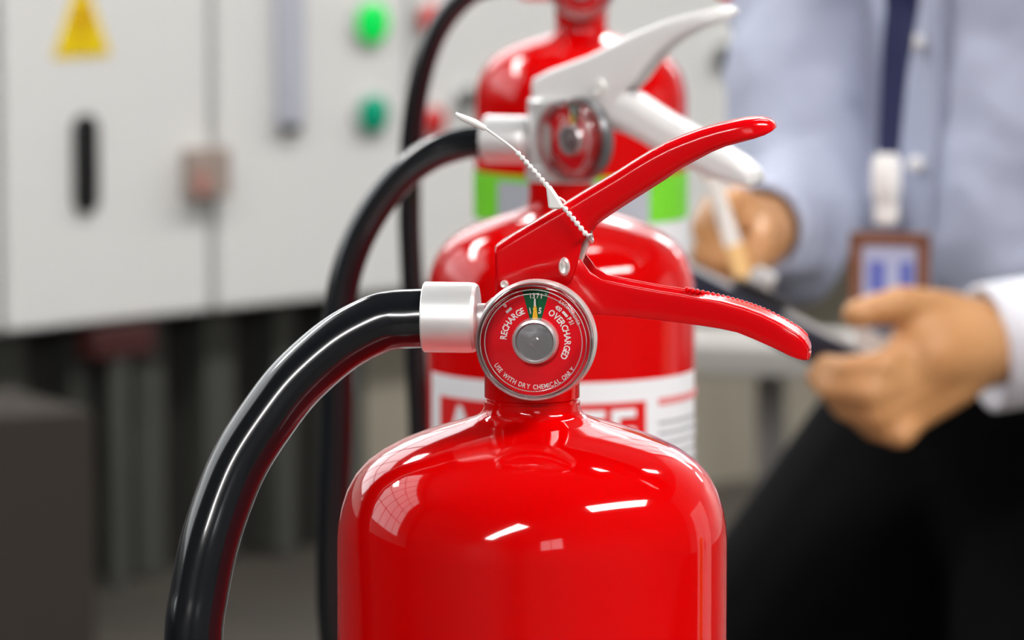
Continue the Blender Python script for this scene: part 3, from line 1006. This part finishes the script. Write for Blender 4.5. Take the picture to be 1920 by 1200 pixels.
bead_row(w1(1060, 392, d_s), w1(1097, 437, d_s), 6)
o = obj('beads', beads, M['nylon'], SEAL, smooth=60, label='row of small white beads')
cl = [w1(x, y, d_s) for x, y in ((1024, 346), (1033, 349), (1046, 368), (1056, 386), (1052, 392), (1036, 391), (1029, 390), (1027, 372))]
obj('clasp', MB().prism([(p.x, p.z) for p in cl], -d_s - 0.0016, -d_s + 0.0016), M['nylon'], SEAL, bevel=0.0006)
loopb = smooth_path([w1(1101, 441, d_s), w1(1108, 436, 0.004), w1(1085, 405, -0.012), w1(1050, 372, -0.0125), w1(1040, 380, 0.0)], 5)
obj('loop', MB().tube(loopb, 0.0005, 8), M['nylon'], SEAL, smooth=60)

# ------------------------------------------------------------------ the person with the clipboard
FC = Vector((-0.862, -0.507, 0))          # facing
RT = Vector((-0.507, 0.862, 0))           # the person's right
TC = Vector((0.420, 4.0, 0))
def ell(c, rx, ry, n=28, tilt=0.0, top=0.0):
    out = []
    for k in range(n):
        a = 2 * pi * k / n
        e_ = 2.3
        ca, sa = cos(a), sin(a)
        sc = 1 / (abs(ca) ** e_ + abs(sa) ** e_) ** (1 / e_)
        out.append(Vector(c) + RT * (rx * ca * sc) + FC * (ry * sa * sc))
    return out
def tc(z, f=0.0, r=0.0):
    return TC + FC * f + RT * r + Vector((0, 0, z))

shR = P(1552, -150, 4.12)
elR = P(1508, 385, 4.0)
wrR = P(1424, 430, 3.80)
shL = P(2130, -170, 3.86)
elL = P(2560, 545, 3.72)
wrL = P(1880, 648, 3.64)
hipR = P(1806, 772, 4.077)
kneeR = hipR + Vector((-0.257, -0.151, -0.309))
ankR = kneeR + Vector((-0.02, 0.05, -0.50))
ankR.z = 0.085
hipL = tc(0.905, 0, -0.06)
kneeL = hipL + Vector((-0.055, -0.01, -0.42))
ankL = kneeL + Vector((0.03, 0.05, -0.4))
ankL.z = 0.085

PER = empty('person', (TC.x, TC.y, 0))
tag(PER, 'person in a pale blue shirt and black trousers, writing on a held clipboard', 'person')
PERI = Matrix.Translation((-TC.x, -TC.y, 0))

def pobj(name, me_or_mb, m, parent=PER, **kw):
    if isinstance(me_or_mb, MB):
        me_or_mb.v = [tuple(PERI @ Vector(v)) for v in me_or_mb.v]
    else:
        me_or_mb.transform(PERI)
    return obj(name, me_or_mb, m, parent, **kw)

# body: head, neck, trunk, arms, hands and legs in one skin
bd = MB()
hc = tc(1.60, 0.06)
bd.sphere(hc, 1, 24, (0.078, 0.098, 0.105), Matrix((RT, FC, Vector((0, 0, 1)))).transposed())
bd.sphere(hc + FC * 0.03 + Vector((0, 0, -0.06)), 1, 20, (0.058, 0.062, 0.06), Matrix((RT, FC, Vector((0, 0, 1)))).transposed())
bd.capsules([hc + FC * 0.094 + Vector((0, 0, 0.012)), hc + FC * 0.116 + Vector((0, 0, -0.022))], [0.010, 0.013])
for s in (-1, 1):
    bd.sphere(hc + RT * s * 0.080 + Vector((0, 0, -0.01)) - FC * 0.005, 1, 12, (0.010, 0.018, 0.030), Matrix((RT, FC, Vector((0, 0, 1)))).transposed())
    bd.capsules([hc + FC * 0.088 + RT * s * 0.045 + Vector((0, 0, 0.024)), hc + FC * 0.092 + RT * s * 0.018 + Vector((0, 0, 0.022))], [0.008, 0.009])
bd.capsules([tc(1.36, 0.0), tc(1.46, 0.02), hc + Vector((0, 0, -0.06))], [0.075, 0.056, 0.056])
bd.loft([ell(tc(0.9), 0.13, 0.09), ell(tc(1.1, 0.0), 0.13, 0.085), ell(tc(1.28, 0.0), 0.155, 0.09), ell(tc(1.38, 0), 0.12, 0.06)])
bd.capsules([tc(1.34, 0, 0.1), shR, elR, wrR], [0.05, 0.045, 0.036, 0.026])
bd.capsules([tc(1.34, 0, -0.1), shL, elL, wrL], [0.05, 0.045, 0.036, 0.027])
bd.capsules([hipR, kneeR, ankR], [0.065, 0.05, 0.035])
bd.capsules([hipL, kneeL, ankL], [0.065, 0.05, 0.035])
# left hand, gripping the folder from the side
def fing(pts, rads):
    bd.capsules([P(*p) for p in pts], rads, 12)
bd.capsules([wrL, P(1800, 655, 3.60), P(1735, 665, 3.575)], [0.027, 0.031, 0.028])
for yk, dk in ((618, 3.575), (668, 3.565), (720, 3.56), (768, 3.565)):
    fing([(1850, 650, 3.615), (1790, 640 + (yk - 640) * 0.6, 3.59), (1712, yk + 12, dk)], [0.022, 0.018, 0.0125])
fing([(1830, 610, 3.62), (1770, 585, 3.60), (1690, 568, 3.565), (1604, 590, 3.545)], [0.019, 0.0155, 0.0125, 0.0105])
fing([(1712, 650, 3.57), (1650, 688, 3.54), (1585, 692, 3.545), (1545, 686, 3.57)], [0.012, 0.0105, 0.0098, 0.0085])
fing([(1708, 700, 3.56), (1630, 738, 3.535), (1560, 730, 3.55), (1530, 705, 3.58)], [0.0122, 0.0108, 0.0098, 0.0085])
fing([(1706, 742, 3.56), (1640, 780, 3.54), (1585, 765, 3.555), (1560, 735, 3.58)], [0.012, 0.0105, 0.0095, 0.008])
fing([(1712, 782, 3.565), (1690, 818, 3.545), (1640, 805, 3.55), (1605, 780, 3.575)], [0.0115, 0.0095, 0.0085, 0.0075])
# right hand, holding the pen
bd.capsules([wrR, P(1412, 440, 3.765), P(1385, 425, 3.725)], [0.025, 0.027, 0.022])
fing([(1415, 395, 3.76), (1380, 375, 3.72), (1345, 400, 3.69), (1368, 470, 3.675)], [0.013, 0.0115, 0.0098, 0.008])
fing([(1395, 405, 3.74), (1345, 385, 3.71), (1318, 430, 3.69), (1352, 490, 3.685)], [0.0125, 0.0112, 0.0098, 0.008])
fing([(1395, 440, 3.74), (1340, 430, 3.72), (1318, 475, 3.705), (1350, 512, 3.705)], [0.0122, 0.0105, 0.0095, 0.008])
fing([(1405, 470, 3.75), (1362, 470, 3.735), (1340, 500, 3.73), (1365, 522, 3.735)], [0.0115, 0.0095, 0.0085, 0.0075])
fing([(1425, 440, 3.76), (1432, 430, 3.715), (1425, 460, 3.68), (1398, 490, 3.672)], [0.015, 0.0125, 0.011, 0.009])
body = pobj('body', voxel('body', bd, 0.0042, 5), M['skin'])

# clothes
sh = MB()
sh.loft([ell(tc(0.93, 0.0), 0.150, 0.112), ell(tc(0.97, 0.005), 0.160, 0.122), ell(tc(1.04, 0.01), 0.165, 0.128), ell(tc(1.14, 0.005), 0.172, 0.124), ell(tc(1.25, 0.0), 0.182, 0.122),
         ell(tc(1.33, 0.0), 0.172, 0.108), ell(tc(1.39, 0.0), 0.125, 0.085), ell(tc(1.43, 0.01), 0.072, 0.068), ell(tc(1.455, 0.015), 0.066, 0.066)])
sh.capsules([tc(1.32, 0, 0.11), shR, shR + (elR - shR) * 0.5 + Vector((-0.012, 0, 0)), elR + Vector((0, 0, -0.004)), elR + (wrR - elR) * 0.55 + Vector((0, 0, -0.016)), wrR + (elR - wrR) * 0.12], [0.075, 0.068, 0.060, 0.056, 0.050, 0.034])
sh.capsules([tc(1.32, 0, -0.11), shL, shL + (elL - shL) * 0.5, elL, elL + (wrL - elL) * 0.85], [0.075, 0.068, 0.062, 0.056, 0.043])
shirt_me = voxel('shirt', sh, 0.007, 8)
shirt = pobj('shirt', shirt_me, M['shirt'])
tex = bpy.data.textures.new('cloth_folds', 'CLOUDS')
tex.noise_scale = 0.09
md = shirt.modifiers.new('folds', 'DISPLACE')
md.texture = tex
md.strength = 0.03
md.mid_level = 0.5
# buttoned front strip, buttons, collar
def front_pt(z, off, side=0.0):
    ry = 0.128
    return tc(z, ry + 0.006 + off, side)
obj_pl = MB().loft([[front_pt(z, o_, s_) for s_, o_ in ((-0.014, -0.03), (0.014, -0.03), (0.014, 0.003), (-0.014, 0.003))] for z in (0.97, 1.04, 1.1, 1.2, 1.3)])
pobj('placket', obj_pl, M['shirt'], shirt, bevel=0.001)
for z in (1.03, 1.11, 1.20, 1.29):
    bt = MB().sphere(front_pt(z, 0.007), 0.0065, 10)
    pobj('button', bt, M['nylon'], shirt)
co = MB().loft([ell(tc(1.425, 0.012), 0.078, 0.076), ell(tc(1.475, 0.018), 0.068, 0.070)], cap=False)
pobj('collar', co, M['shirt'], shirt, solid=0.004)
# turned cuff of the near sleeve, light on it put into a paler colour
cd = (wrL - elL).normalized()
c0, c1 = wrL - cd * 0.055, wrL + cd * 0.012
cu = MB().tube([c0, c0 + (c1 - c0) * 0.5, c1], [0.042, 0.0425, 0.0425], 32, cap=False)
pobj('cuff', cu, M['cuff'], shirt, solid=0.004, label='turned cuff, light on it put into its paler colour')
cdr = (wrR - elR).normalized()
cu = MB().tube([wrR - cdr * 0.03, wrR + cdr * 0.004], [0.033, 0.032], 28, cap=False)
pobj('cuff', cu, M['shirt'], shirt, solid=0.003)

tr = MB()
tr.loft([ell(tc(0.80), 0.135, 0.11), ell(tc(0.88), 0.168, 0.126), ell(tc(0.945, 0.0), 0.166, 0.130)])
tr.capsules([hipR, hipR + (kneeR - hipR) * 0.5, kneeR, kneeR + (ankR - kneeR) * 0.5, ankR + Vector((0, 0, 0.01))], [0.098, 0.090, 0.076, 0.064, 0.055])
tr.capsules([hipL, hipL + (kneeL - hipL) * 0.5, kneeL, kneeL + (ankL - kneeL) * 0.5, ankL + Vector((0, 0, 0.01))], [0.108, 0.108, 0.088, 0.068, 0.055])
pobj('trousers', voxel('trousers', tr, 0.008, 8), M['trousers'])
for ak in (ankR, ankL):
    sm = MB()
    sm.capsules([ak + Vector((0, 0, -0.035)) - FC * 0.03, ak + Vector((0, 0, -0.040)) + FC * 0.08, ak + Vector((0, 0, -0.052)) + FC * 0.17], [0.045, 0.043, 0.032])
    pobj('shoe', voxel('shoe', sm, 0.006, 5), M['shoe'])
hr = MB()
B3 = Matrix((RT, FC, Vector((0, 0, 1)))).transposed()
hr.sphere(hc + Vector((0, 0, 0.022)) - FC * 0.012, 1, 24, (0.084, 0.100, 0.100), B3)
hr.sphere(hc - FC * 0.045 + Vector((0, 0, -0.02)), 1, 20, (0.074, 0.062, 0.08), B3)
hm = voxel('hair', hr, 0.007, 4)
bmh = bmesh.new()
bmh.from_mesh(hm)
kill = [v for v in bmh.verts if (v.co - hc).dot(FC) > 0.045 and (v.co - hc).z < 0.062]
bmesh.ops.delete(bmh, geom=kill, context='VERTS')
bmh.to_mesh(hm)
bmh.free()
pobj('hair', hm, M['hair'])
for s in (-1, 1):
    ey = pobj('eye', MB().sphere(hc + FC * 0.083 + RT * s * 0.031 + Vector((0, 0, 0.004)), 0.0125, 14), M['eye'], body)
    pobj('iris', MB().sphere(hc + FC * 0.0925 + RT * s * 0.031 + Vector((0, 0, 0.002)), 0.0056, 10), M['iris'], body)
pobj('mouth', MB().sphere(hc + FC * 0.088 + Vector((0, 0, -0.058)), 1, 14, (0.024, 0.008, 0.007), B3), M['lip'], body)

# lanyard with card holder
LAN = empty('lanyard', P(1668, 500, 3.80))
tag(LAN, 'navy lanyard with a white clip and brown card holder on the blue shirt', 'lanyard')
LI = Matrix.Translation(-Vector(LAN.location))
def lobj(name, mb, m, parent=LAN, **kw):
    mb.v = [tuple(LI @ Vector(v)) for v in mb.v]
    return obj(name, mb, m, parent, **kw)
def ribbon(pts, w):
    ps = smooth_path(pts, 6)
    side = Vector((0.97, 0.2, 0)).normalized()
    nr = Vector((0.2, -0.97, 0)).normalized() * 0.0008
    return MB().loft([[p - side * w / 2 - nr, p + side * w / 2 - nr, p + side * w / 2 + nr, p - side * w / 2 + nr] for p in ps])
low = P(1666, 292, 3.805)
lobj('strap', ribbon([tc(1.452, -0.04, 0.062), tc(1.44, 0.05, 0.07), P(1722, -120, 3.835), P(1700, 30, 3.82), P(1680, 150, 3.812), low], 0.016), M['navy'])
lobj('strap', ribbon([tc(1.452, -0.04, -0.062), tc(1.44, 0.06, -0.062), P(1712, -120, 3.80), P(1680, 30, 3.795), P(1672, 150, 3.80), low], 0.016), M['navy'])
obj_c = MB().lathe([(0, -0.016), (0.0085, -0.016), (0.0105, -0.012), (0.0105, 0.010), (0.007, 0.016), (0, 0.016)], 24, Matrix.Translation(P(1662, 330, 3.80)))
lobj('clip', obj_c, M['nylon'])
lobj('hook', MB().box(P(1662, 395, 3.80), (0.017, 0.005, 0.02)), M['nylon'], bevel=0.002)
cb = P(1668, 524, 3.79)
Rb = Matrix.Translation(cb) @ Matrix.Rotation(radians(-14), 4, 'Z')
hw_, hh_ = 0.0285, 0.033
frame = MB()
for c_, s_ in (((0, 0, hh_ - 0.004), (2 * hw_, 0.006, 0.009)), ((0, 0, -hh_ + 0.004), (2 * hw_, 0.006, 0.009)), ((-hw_ + 0.004, 0, 0), (0.009, 0.006, 2 * hh_)), ((hw_ - 0.004, 0, 0), (0.009, 0.006, 2 * hh_))):
    frame.box(c_, s_, Rb)
frame.box((0, 0.0025, 0), (2 * hw_ - 0.002, 0.002, 2 * hh_ - 0.002), Rb)
ch = lobj('card_holder', frame, M['leather'], bevel=0.0015, label='brown leather card holder')
lobj('card', MB().box((0, 0.0005, 0), (2 * hw_ - 0.016, 0.0016, 2 * hh_ - 0.016), Rb), M['cardblue'], ch, smooth=0, label='pale blue card')
cp = MB()
cp.box((-0.009, -0.0006, 0.002), (0.012, 0.0008, 0.022), Rb)
cp.box((0.012, -0.0006, 0.002), (0.010, 0.0008, 0.022), Rb)
lobj('card_print', cp, M['cardprint'], ch, smooth=0, label='blue blocks printed on the card')

# clipboard folder between the hands
A_, B_ = P(1200, 452, 3.63), P(1648, 674, 3.575)
ex = (B_ - A_).normalized()
away = ((A_ + B_) / 2 - EYE).normalized()
ey = (away - ex * away.dot(ex)).normalized()
ez = ex.cross(ey)
if ez.z < 0:
    ez = -ez
Lx = (B_ - A_).length
BM = Matrix((ex, ey, ez)).transposed().to_4x4()
BM.translation = A_
CLIP = empty('clipboard', A_)
tag(CLIP, 'dark navy clipboard held nearly edge-on between the two hands', 'clipboard')
CI = Matrix.Translation(-A_)
def cobj(name, mb, m, parent=CLIP, **kw):
    mb.v = [tuple(CI @ Vector(v)) for v in mb.v]
    return obj(name, mb, m, parent, **kw)
cobj('board', MB().box((Lx / 2, 0.11, -0.012), (Lx, 0.22, 0.022), BM), M['folder'], bevel=0.003)
cobj('paper', MB().box((Lx / 2 + 0.004, 0.105, 0.0005), (Lx - 0.024, 0.18, 0.003), BM), M['paper'], smooth=0)
cobj('note_pad', MB().box((Lx - 0.012, 0.05, 0.0085), (0.03, 0.05, 0.013), BM), M['paper'], bevel=0.001, label='small white pad at the board end under the thumb')
cobj('clip_plate', MB().box((Lx * 0.49, 0.012, 0.004), (0.04, 0.02, 0.008), BM), M['black'], bevel=0.002, label='black clip')
cobj('clip_lever', MB().box((Lx * 0.475, 0.006, 0.014), (0.016, 0.010, 0.014), BM), M['bezel'], bevel=0.003)

# pen in the right hand
p0, p1 = P(1332, 330, 3.68), P(1398, 528, 3.665)
PEN = empty('pen', p1)
tag(PEN, 'white pen with a tan grip held over the clipboard', 'pen')
pd = p1 - p0
PI_ = -p1
def penpart(name, a, b, ra, rb, m, label=None):
    return obj(name, MB().tube([p0 + pd * a + PI_, p0 + pd * b + PI_], [ra, rb], 18), m, PEN, label=label)
penpart('barrel', 0.0, 0.66, 0.0055, 0.0062, M['penwhite'])
penpart('grip', 0.66, 0.93, 0.0064, 0.0060, M['pentan'], 'tan grip')
penpart('tip', 0.93, 1.0, 0.0055, 0.0015, M['pentan'])
penpart('cap_end', -0.05, 0.0, 0.0048, 0.0056, M['pentan'], 'tan end')

# focus on the nearest gauge
gw = E1.c + Matrix.Rotation(-E1.yaw, 3, 'Z') @ E1.loc(1000, 640, 0.028)
cam_d.dof.focus_distance = (gw - EYE).dot(FWD)
